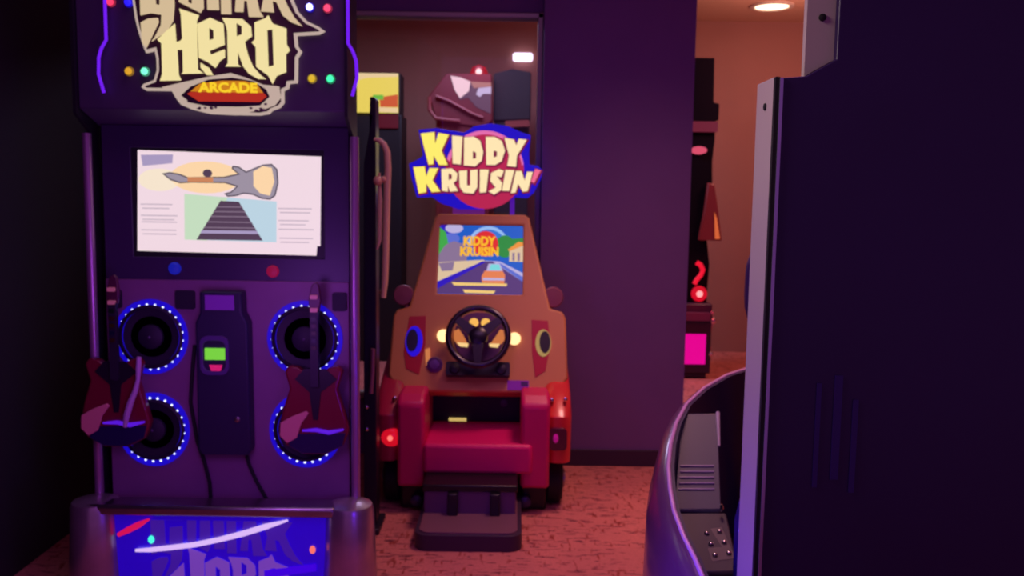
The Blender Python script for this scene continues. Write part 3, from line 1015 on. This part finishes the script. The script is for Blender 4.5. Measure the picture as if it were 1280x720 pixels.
# body sides beside the seat
for sx in (-1, 1):
    xi = RX(535) if sx < 0 else RX(657)
    xo = RX(500) if sx < 0 else RX(694)
    b = MB()
    zt_ = P(597, 489, 4.40).z
    prof = [(4.27, Z(612)), (4.27, zt_ - .04), (4.32, zt_), (5.04, zt_), (5.04, Z(612))]
    x0, x1 = min(xi, xo), max(xi, xo)
    b.prism3([[Vector((x0, y, z)) for y, z in prof]], (x1 - x0, 0, 0))
    b.build('rear_side', M_RED, kd, bevel=.02, seg=3)
    # bulging fender: stack of rounded sections
    cx = (RX(486) if sx < 0 else RX(706))
    hw = 15.5 / 1100 * 4.25
    rings = []
    zlo, zhi = Z(583), P(597, 440, 4.8).z
    for i in range(9):
        t = i / 8
        z = zlo + (zhi - zlo) * t
        k = math.sqrt(max(.02, 1 - (abs(t - .42) / .62) ** 2.6))
        wd = hw * (.78 + .30 * k)
        y0 = 4.31 + .46 * max(0, (t - .5) / .5) ** 1.4 + .02 * (1 - k)
        y1 = 5.03 - .05 * (1 - k)
        ring = []
        for (x, y) in rrect(-wd, y0, wd, y1, min(wd * .85, .055), 5):
            ring.append(Vector((cx + x, y, z)))
        rings.append(ring)
    b = MB()
    b.loft(rings, True, True)
    fd = b.build('fender', M_RED2 if sx > 0 else mat('car magenta fender', (176, 28, 70), .34, coat=.3), kd, bevel=.012, seg=3)
    tx, ty = (488, 547) if sx < 0 else (697, 548)
    c = P(tx, ty, 4.31)
    b = MB()
    if sx < 0:
        b.lathe(c + Vector((0, .02, 0)), (0, -1, 0), [(.05, 0), (.05, .012), (.044, .022), (.03, .03), (.002, .034)], 24)
        tl = b.build('tail_light', mat('tail light lit', (180, 10, 30), .3, 0, (225, 16, 40), .75), fd)
        b = MB()
        b.ball(c - Vector((0, .012, 0)), .014, 10)
        b.build('filament_glow', glow('tail hot', (255, 120, 110), 1.3), tl)
    else:
        b.prism3([[c + Vector((q[0] / 1100 * 4.3, .02, -q[1] / 1100 * 4.3)) for q in rrect(-11, -14, 12, 15, 6)]], (0, -.035, 0))
        tl = b.build('tail_light', mat('tail light dark', (84, 10, 44), .15, coat=.5), fd, bevel=.008)
        b = MB()
        b.ball(c + Vector((-.01, -.015, .004)), .02, 10, sc=(.7, .5, 1.2))
        b.build('lens_glint', mat('lens purple', (190, 30, 150), .3, 0, (190, 20, 130), .35), tl)
    for (gx, gy) in (((493, 498),) if sx < 0 else ((690, 500), (707, 499), (706, 533))):
        b = MB()
        b.lathe(P(gx, gy, 4.365) , (0, -1, .2), [(.010, -.02), (.010, .002), (.003, .006)], 12)
        b.build('chrome_stud', M_CHR, fd)
    # wheels below
    b = MB()
    wx = RX(489) if sx < 0 else RX(702)
    for wy in (4.5,):
        b.lathe(Vector((wx - .05, wy, .125)), (1, 0, 0), [(.06, 0), (.11, .006), (.125, .02), (.125, .08), (.11, .094), (.06, .1)], 28)
    wo = b.build('wheel', M_RUB, kd)
    b = MB()
    b.lathe(Vector((wx + sx * .05, 4.5, .125)), (sx, 0, 0), [(.05, -.004), (.05, .008), (.01, .016)], 18)
    b.build('hubcap', M_STEEL, wo)
    b = MB()
    b.box((min(xi, xo) + .01, 4.36, .0), (max(xi, xo) - .01, 4.9, Z(612) + .02))
    b.build('side_skirt', M_BLKP, kd, bevel=.01)
    b = MB()
    cxx = RX(524 if sx < 0 else 664)
    b.lathe(Vector((cxx, 4.31, .055)), (0, -1, 0), [(.03, -.06), (.03, 0), (.012, .008)], 14)
    b.build('caster', mat('caster grey', (70, 60, 90), .4, .4), kd)
# step platform in front
p0 = PZ(531, 686, 0)
sy0 = PZ(597, 690, 0).y
zpl = .075
b = MB()
x0, x1 = RX(530, 3.97), RX(663, 3.97)
b.prism3([[Vector((x, y, .0)) for x, y in rrect(x0, sy0, x1, 4.42, .06, 6)]], (0, 0, zpl))
b.build('step_base', mat('step dark', (56, 36, 60), .5), kd, bevel=.012, seg=3)
b = MB()
b.prism3([[Vector((x, y, zpl)) for x, y in rrect(x0 + .02, sy0 + .02, x1 - .02, 4.4, .05, 6)]], (0, 0, .006))
b.build('step_plate', mat('step plate mauve', (150, 104, 120), .35, .4), kd)
b = MB()
b.box((RX(537, 4.08), 4.08, zpl), (RX(654, 4.08), 4.5, zs0 - .004))
b.build('pedestal', mat('pedestal plum', (104, 66, 104), .5), kd, bevel=.006)
b = MB()
b.box((RX(535, 4.08), 4.07, zs0 - .03), (RX(656, 4.08), 4.5, zs0 + .004))
b.build('seat_shade_cap', M_BLKP, kd, bevel=.006)  # black piece puts the seat's shade on top of the pedestal
for x in (574, 628):
    b = MB()
    xx = RX(x, 4.05)
    b.box((xx - .024, 4.04, zpl + .006), (xx + .024, 4.085, zs0 - .03))
    b.build('support_post', mat('post black', (20, 10, 28), .45), kd, bevel=.006)

# ------------------------------------------------------------------ red-lit tower behind the pillar
TY = 7.8
t0 = P(874, 462, TY)
tw_ = thing('red_arcade_tower', 'tall dark arcade machine with red lights and magenta screen behind the pillar edge', 'arcade game', (t0.x - .12, TY + .2, 0))
T = Plane(874, 300, TY)
M_TW = mat('tower dark plum', (18, 8, 20), .95, spec=.08)
b = MB()
b.plate(T, [(800, 72), (885, 72), (886, 128), (893, 129), (893, 150), (889, 151), (889, 176), (887, 200), (888, 228), (884, 300), (888, 330), (886, 380), (800, 380)], -.35, 0)
b.build('tower_body', M_TW, tw_, bevel=.01)
b = MB()
b.plate(T, rect(820, 378, 890, 464), -.3, .12)
b.box((T.px(822, 0).x, TY - .09, 0), (T.px(886, 0).x, TY + .3, T.px(0, 464).z))
b.build('control_deck', mat('deck plum', (50, 24, 50), .4), tw_, bevel=.012)
b = MB()
b.plate(T, rect(820, 152, 891, 165), 0, .03)
b.build('red_band', glow('dim red band', (112, 26, 50), .8), tw_)
b = MB()
b.plate(T, circ(869, 188, 10, 5), 0, .03)
b.build('rose_lamp', glow('rose lamp', (224, 80, 110), .9), tw_)
b = MB()
b.plate(T, [(881, 228), (889, 230), (895, 262), (900, 296), (901, 300), (872, 300), (878, 262)], -.1, .05)
hd = b.build('slanted_hood', mat('red hood', (110, 34, 36), .45, 0, (120, 24, 24), .18), tw_, bevel=.01)
b = MB()
b.plate(T, [(890, 265), (893, 272), (898, 298), (892, 298)], .05, .06)
b.build('hood_lamp', glow('orange glow', (240, 110, 60), .75), hd)
b = MB()
b.tube([T.px(x, y, .03) for x, y in ((871, 328), (876, 331), (879, 337), (877, 343), (872, 349), (869, 355))], .022, 8)
b.build('red_neon', glow('tower red neon', (245, 20, 50), .95), tw_)
b = MB()
b.lathe(T.px(876, 367, .0), (0, -1, 0), [(.07, 0), (.07, .02), (.05, .03)], 20, 0)
b.ball(T.px(876, 367, .035), .03, 10, 1)
b.build('red_lamp', [glow('tower red', (225, 10, 40), .85), glow('tower lamp hot', (255, 150, 150), 1.5)], tw_, weld=False)
b = MB()
b.plate(T, rect(815, 388, 887, 398), .12, .17)
b.build('deck_bar', mat('deck bar', (120, 70, 100), .3, .5), tw_, bevel=.01)
b = MB()
b.plate(T, rect(820, 415, 883, 452), .12, .13)
b.build('magenta_screen', glow('magenta screen', (240, 0, 150), .9), tw_)
b = MB()
for x, y, r in ((890, 389, .022), (892, 399, .032), (887, 418, .02), (890, 440, .028), (889, 431, .018)):
    b.ball(T.px(x, y, .1), r, 10)
b.tube([T.px(x, y, .1) for x, y in ((890, 389), (892, 399), (887, 418), (889, 431), (890, 440))], .012, 8)
b.build('chrome_trim', mat('tower chrome', (230, 200, 205), .25, .9), tw_)

# ------------------------------------------------------------------ machines seen through the window
VY = 8.3
V = Plane(470, 120, VY)
c = V.px(470, 120)
m1 = thing('yellow_sign_game', 'dark game with bright yellow and orange sign seen through the window glass', 'arcade game', (c.x, VY + .2, 0))
b = MB()
b.box((V.px(438, 0).x, VY, 0), (V.px(502, 0).x, VY + .4, V.px(0, 143).z))
b.box((V.px(438, 0).x, VY + .02, V.px(0, 150).z), (V.px(500, 0).x, VY + .3, V.px(0, 90).z))
b.build('cabinet_body', mat('game black', (28, 18, 26), .6), m1, bevel=.01)
b = MB()
b.plate(V, rect(440, 92, 498, 141), 0, .03, 0)
b.flat(V, [(440, 92), (498, 92), (498, 96), (460, 98), (440, 103)], .031, 3)
b.flat(V, [(475, 122), (498, 118), (498, 134), (476, 134)], .031, 1)
b.flat(V, rect(467, 119, 480, 125), .032, 2)
b.flat(V, [(470, 134), (498, 135), (498, 141), (470, 140)], .032, 3)
b.build('lit_sign', [glow('sign lemon', (250, 232, 100), 1.2), glow('sign orange', (232, 104, 50), 1.05), glow('sign green', (120, 214, 70), 1.1), glow('sign pale', (250, 226, 170), 1.2)], m1, weld=False)
b = MB()
b.plate(V, rect(472, 143, 498, 160), 0, .02)
b.build('red_front', glow('dim red', (120, 16, 40), .6), m1)

V2 = Plane(580, 120, 8.0)
c = V2.px(580, 120)
m2 = thing('red_beacon_game', 'dark red game with white lit picture and red beacon seen through the window', 'arcade game', (c.x, 8.2, 0))
b = MB()
b.plate(V2, [(536, 120), (558, 92), (614, 92), (616, 150), (606, 158), (545, 152)], -.3, 0)
b.box((V2.px(545, 0).x, 8.02, 0), (V2.px(612, 0).x, 8.35, V2.px(0, 150).z))
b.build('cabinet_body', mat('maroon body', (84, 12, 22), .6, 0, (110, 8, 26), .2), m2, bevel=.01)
b = MB()
b.flat(V2, [(563, 95), (575, 97), (590, 103), (614, 104), (614, 142), (596, 134), (585, 122), (575, 125), (568, 112)], .004, 1)
b.flat(V2, [(563, 95), (576, 97), (588, 102), (586, 114), (575, 123), (568, 112)], .006, 0)
b.flat(V2, [(588, 102), (614, 103), (614, 108), (592, 110)], .006, 3)
b.flat(V2, [(598, 110), (614, 108), (614, 117), (604, 117), (600, 121), (595, 118)], .006, 2)
b.build('lit_picture', [glow('picture pink white', (255, 218, 228), 1.25), glow('picture mauve', (140, 96, 128), .6), glow('picture lilac', (214, 200, 240), 1.15), glow('picture salmon', (220, 150, 140), .8)], m2, weld=False)
b = MB()
b.tube([V2.px(x, y, .02) for x, y in ((537, 122), (537, 138), (545, 149), (575, 152))], .018, 8)
b.tube([V2.px(x, y, .02) for x, y in ((545, 121), (560, 126), (590, 142), (604, 147))], .014, 8)
b.build('red_piping', mat('red piping', (110, 40, 44), .5, 0, (130, 30, 40), .12), m2)
b = MB()
pb = V2.px(598, 89, -.1)
b.cyl((pb.x, pb.y, pb.z - .09), (pb.x, pb.y, pb.z - .05), .07)
b.lathe((pb.x, pb.y, pb.z - .06), (0, 0, 1), [(.075, 0), (.08, .06), (.06, .11), (.01, .13)], 20, 1)
bc = b.build('beacon', [M_BLKP, glow('beacon red', (205, 0, 22), .85)], m2)
b = MB()
b.ball((pb.x, pb.y - .075, pb.z), .028, 12)
b.build('beacon_bulb', glow('beacon hot', (255, 190, 190), 2.5), bc)
# white wall lamp
V3 = Plane(653, 71, YB - .07)
b = MB()
b.plate(V3, rrect(641, 66, 666, 76, 3), -.06, 0)
wl = tag(b.build('wall_lamp', glow('cool white lamp', (235, 225, 255), 3.0), None), 'small cool white wall lamp seen through the upper right of the window', 'wall lamp')
# dark machine below the lamp
V4 = Plane(640, 110, 8.1)
m3 = thing('dark_game', 'unlit dark game beside the red beacon game behind the window', 'arcade game', (V4.px(642, 0).x, 8.3, 0))
b = MB()
b.plate(V4, [(617, 92), (640, 86), (664, 90), (664, 150), (617, 152)], -.3, 0)
b.box((V4.px(619, 0).x, 8.12, 0), (V4.px(662, 0).x, 8.4, V4.px(0, 150).z))
b.build('cabinet_body', mat('blue black body', (16, 12, 22), .8), m3, bevel=.015)
b = MB()
b.plate(V4, [(632, 152), (662, 150), (662, 158), (632, 160)], 0, .05)
b.build('red_ledge', mat('red ledge', (120, 50, 44), .5), m3)

# ------------------------------------------------------------------ near dark cabinet on the right
CY = 1.9
xe = P(961, 300, CY).x
Q = Plane(961, 300, CY, 0, xe)
rc = thing('dark_arcade_cabinet', 'near black cabinet panel with pale screwed edge filling the right side', 'arcade game', (xe + .4, CY + .06, 0))
ztp = P(961, 97, CY).z
M_DK = mat('navy black laminate', (36, 14, 72), .38, noise=.2, nscale=4)
xR = xe + 1.1
ba, bb_ = P(1009, 90, CY).x, P(1046, 74, CY).x
zba, zbb = P(1009, 95, CY).z, P(1046, 74, CY).z
pr = [(xe + .012, .02), (xe + .012, ztp), (ba, zba), (bb_, zbb), (bb_, 2.35), (xR, 2.35), (xR, .02)]
b = MB()
b.prism3([[Vector((x, CY, z)) for x, z in pr]], (0, .14, 0))
pan = b.build('back_panel', M_DK, rc, bevel=.003)
b = MB()
b.box((xe + .0, CY + .012, .02), (xe + .0115, CY + .145, ztp + .004))
M_PALE = mat('pale edge laminate', (182, 168, 164), .45)
ed = b.build('edge_strip', M_PALE, rc, bevel=.003)
b = MB()
b.box((xe - .001, CY - .002, .02), (xe + .008, CY + .012, ztp + .002))
b.build('black_gasket', M_RUB, ed)
b = MB()
b.box((xe + .008, CY - .005, .02), (xe + .015, CY + .001, ztp))
b.build('silver_bead', mat('silver bead', (190, 180, 215), .25, .8), ed)
zsc = P(955, 133, CY + .06).z
b = MB()
b.lathe((xe, CY + .07, zsc), (-1, 0, 0), [(.008, 0), (.008, .003), (.002, .005)], 14)
b.build('screw', M_RUB, ed)
b = MB()
p1 = P(1010, 60, CY)
b.prism3([[Vector((x, CY + .02, z)) for x, z in ((ba, zba), (bb_ + .002, zbb), (bb_ + .002, 2.35), (ba, 2.35))]], (0, .02, 0))
bk = b.build('sign_bracket', M_PALE, rc, bevel=.002)
b = MB()
sp_ = P(1028, 22, CY + .02)
b.lathe((sp_.x, CY + .02, sp_.z), (0, -1, 0), [(.008, 0), (.008, .003), (.002, .005)], 14)
b.build('screw', M_RUB, bk)
b = MB()
b.plate(Plane(1100, 540, CY - .001), rect(1018, 480, 1024, 610), 0, .002)
b.plate(Plane(1100, 540, CY - .001), rect(1040, 470, 1050, 600), 0, .002)
b.plate(Plane(1100, 540, CY - .001), rect(1064, 500, 1071, 616), 0, .002)
b.build('vent_slats', mat('vent violet', (42, 18, 104), .5), pan)

# ------------------------------------------------------------------ driving pod beyond it
pod = thing('driving_pod', 'dark violet driving game pod with pale curved rim beside the near black cabinet', 'arcade game', (.85, 2.8, 0))
rimpx = [(876, 724, 2.10), (866, 700, 2.16), (852, 672, 2.24), (840, 640, 2.35), (835, 612, 2.45), (833, 585, 2.55), (836, 556, 2.68), (843, 530, 2.82), (856, 506, 2.98), (878, 486, 3.16), (906, 470, 3.34), (940, 459, 3.52), (985, 452, 3.62), (1030, 449, 3.66)]
rim = [P(x, y, Y) for x, y, Y in rimpx]


def normal2(i):
    a = rim[max(0, i - 1)]
    c = rim[min(len(rim) - 1, i + 1)]
    t = (c - a)
    t.z = 0
    t.normalize()
    return Vector((-t.y, t.x, 0))


outer, inner = [], []
for i, p in enumerate(rim):
    n = normal2(i)
    far = min(1., max(0., (i - 6) / 5))
    bul = .055
    outer.append([p, p + n * .012 + Vector((0, 0, -.004)), p + n * (.03 + .04 * far) + Vector((0, 0, -.05)), p + n * (bul + .03 * far) + Vector((0, 0, -.14 - .05 * far)), Vector((p.x, p.y, .25)) + n * (bul + .01), Vector((p.x, p.y, .03)) + n * .04])
    q = p - n * .022
    inner.append([p, q + Vector((0, 0, .002)), q + Vector((0, 0, -.03)), Vector((q.x, q.y, .30)) - n * .03])
b = MB()
b.loft(outer, False)
shell = b.build('pod_shell', mat('shell mauve gloss', (104, 58, 96), .28, coat=.4), pod, angle=60)
b = MB()
b.tube([p + Vector((0, 0, .003)) - normal2(i) * .006 for i, p in enumerate(rim)], .0065, 10)
b.build('rim_piping', mat('lilac piping', (226, 170, 226), .3, .1), shell)
b = MB()
b = MB()
b.loft(inner, False)
b.build('inner_lining', mat('lining navy', (38, 20, 78), .5), shell, angle=60)
b = MB()
fl = [Vector((r[3].x, r[3].y, .30)) for r in inner]
fl += [Vector((fl[-1].x, 2.07, .30))]
b.prism3([fl], (0, 0, -.03))
b.build('pod_floor', M_BLKP, pod)
b = MB()
fl2 = [Vector((r[5].x, r[5].y, 0)) for r in outer]
fl2 += [Vector((fl2[-1].x, 2.07, 0))]
b.prism3([fl2], (0, 0, .032))
b.build('pod_base', mat('base edge pink', (150, 70, 150), .35), pod)
# arm console inside, leaning slab with ribs
cs = [P(841, 640, 2.50), P(902, 640, 2.50), P(897, 515, 2.93), P(852, 515, 2.93)]
nrm = (cs[1] - cs[0]).cross(cs[3] - cs[0]).normalized()
if nrm.z < 0:
    nrm = -nrm
b = MB()
b.prism3([cs], -nrm * .10)
ac = b.build('arm_console', mat('console grey violet', (60, 56, 88), .5), pod, bevel=.012, seg=3)
for k in range(5):
    t0_ = .20 + k * .055
    a = cs[0].lerp(cs[3], t0_)
    c = cs[1].lerp(cs[2], t0_)
    b = MB()
    b.tube([a.lerp(c, .08), a.lerp(c, .86)], .0045, 8)
    b.build('rib', mat('rib lilac', (140, 110, 170), .35), ac)
b = MB()
b.tube([cs[1].lerp(cs[2], .62) + nrm * .002, cs[1].lerp(cs[2], .98) + nrm * .004], [.004, .007], 8)
b.build('edge_glint', mat('edge grey', (190, 175, 190), .3), ac)
# lower console with six studs
kp = [P(868, 716, 2.22), P(925, 716, 2.22), P(908, 640, 2.48), P(846, 640, 2.48)]
b = MB()
b.prism3([kp], (0, 0, -.12))
lc = b.build('lower_console', mat('console plum', (52, 36, 60), .5), pod, bevel=.008)
kq = [P(890, 704, 2.262), P(920, 700, 2.275), P(902, 660, 2.41), P(876, 664, 2.40)]
kq = [q + Vector((0, 0, .004)) for q in kq]
b = MB()
b.prism3([kq], (0, 0, -.012))
kpad = b.build('stud_plate', mat('stud plate olive', (96, 78, 84), .5), lc, bevel=.002)
for i in range(3):
    for j in range(2):
        a = kq[0].lerp(kq[3], .16 + .34 * i)
        c = kq[1].lerp(kq[2], .16 + .34 * i)
        q = a.lerp(c, .2 + .6 * j)
        b = MB()
        b.ball(q + Vector((0, 0, .003)), .0062, 10, sc=(1.2, 1, .8))
        b.build('stud', M_CHR, kpad)
b = MB()
q = P(902, 639, 2.46)
b.ball(q + Vector((0, 0, .01)), .010, 10, sc=(.6, 1, 1.2))
b.build('silver_knob', M_CHR, lc)
# gear post with blue and red lamps beside the panel
gp_ = P(930, 700, 2.16)
b = MB()
b.tube([Vector((gp_.x, gp_.y, .30)), gp_, P(930, 650, 2.16), P(930, 625, 2.16)], [.03, .027, .024, .012], 14)
gpo = b.build('shift_post', mat('shift navy', (34, 18, 90), .35), pod)
for x, y, c_, s_, r in ((928, 664, (60, 20, 255), 1.0, .011), (933, 681, (190, 20, 110), .7, .010), (927, 716, (50, 20, 240), .8, .009), (929, 640, (190, 150, 190), .4, .007)):
    b = MB()
    b.ball(P(x, y, 2.128), r, 10)
    b.build('indicator_lamp', glow('shift lamp %d %d' % (x, y), c_, s_), gpo)
# headrest peeking out beside the panel
hp = P(959, 355, 3.3)
b = MB()
b.tube([Vector((hp.x + .02, hp.y + .06, .30)), Vector((hp.x + .02, hp.y + .04, .8)), Vector((hp.x + .02, hp.y, hp.z - .16))], .035, 12)
b.build('seat_post', M_BLKP, pod)
b = MB()
rings = []
for i in range(9):
    t = i / 8
    k = math.sqrt(max(.05, 1 - (2 * t - 1) ** 4))
    z = hp.z - .17 + .32 * t
    rings.append([Vector((hp.x + (.085 * k) * math.cos(2 * PI * j / 18), hp.y + .05 * k * math.sin(2 * PI * j / 18), z)) for j in range(18)])
b.loft(rings, True, True)
hr = b.build('headrest', mat('headrest violet', (70, 44, 96), .45), pod)

# ------------------------------------------------------------------ light
wd = bpy.data.worlds.new('arcade dusk')
scene.world = wd
wd.use_nodes = True
bg = wd.node_tree.nodes['Background']
bg.inputs['Color'].default_value = (*lin((150, 84, 170)), 1)
bg.inputs['Strength'].default_value = .52

lamp('AREA', 'purple_fill', (.0, 2.6, CEIL - .1), 19, (206, 136, 236), 2.2, (0, 0, 0), 1.2)  # unseen purple fill, added to light floor, car and pillar
lamp('AREA', 'warm_can', (.75, 4.0, CEIL - .1), 11, (255, 184, 176), .6, (0, 0, 0), .6, spread=1.5)
lamp('POINT', 'corridor_light', (2.6, 7.2, CEIL - .6), 62, (255, 184, 172), soft=.2)
lamp('AREA', 'hall_light', (-.4, 7.2, CEIL - .1), 85, (186, 186, 232), 1.2, (0, 0, 0), .8)
lamp('POINT', 'blacklight', (.12, 1.92, .66), 8.0, (84, 28, 255), soft=.12)
lamp('POINT', 'violet_glow', (-.9, 2.5, 1.1), 9.0, (186, 96, 255), soft=.2)
lamp('AREA', 'pale_wash', (-1.3, 1.5, 2.9), 4.0, (255, 226, 222), .5, (0, math.radians(-62), math.radians(10)), .5, spread=1.2)  # unseen side light, added to brighten the right cabinet's pale edge

lamp('POINT', 'beacon_light', (pb.x + .02, pb.y - .3, pb.z + .05), 2.5, (255, 20, 40), soft=.06)
tp = T.px(876, 367, .45)
lamp('POINT', 'tower_red_light', tp, 2.0, (255, 20, 50), soft=.06)

vs = scene.view_settings
vs.view_transform = 'Standard'
vs.look = 'None'
vs.gamma = 1.0
vs.use_curve_mapping = False
vs.exposure = 0.0
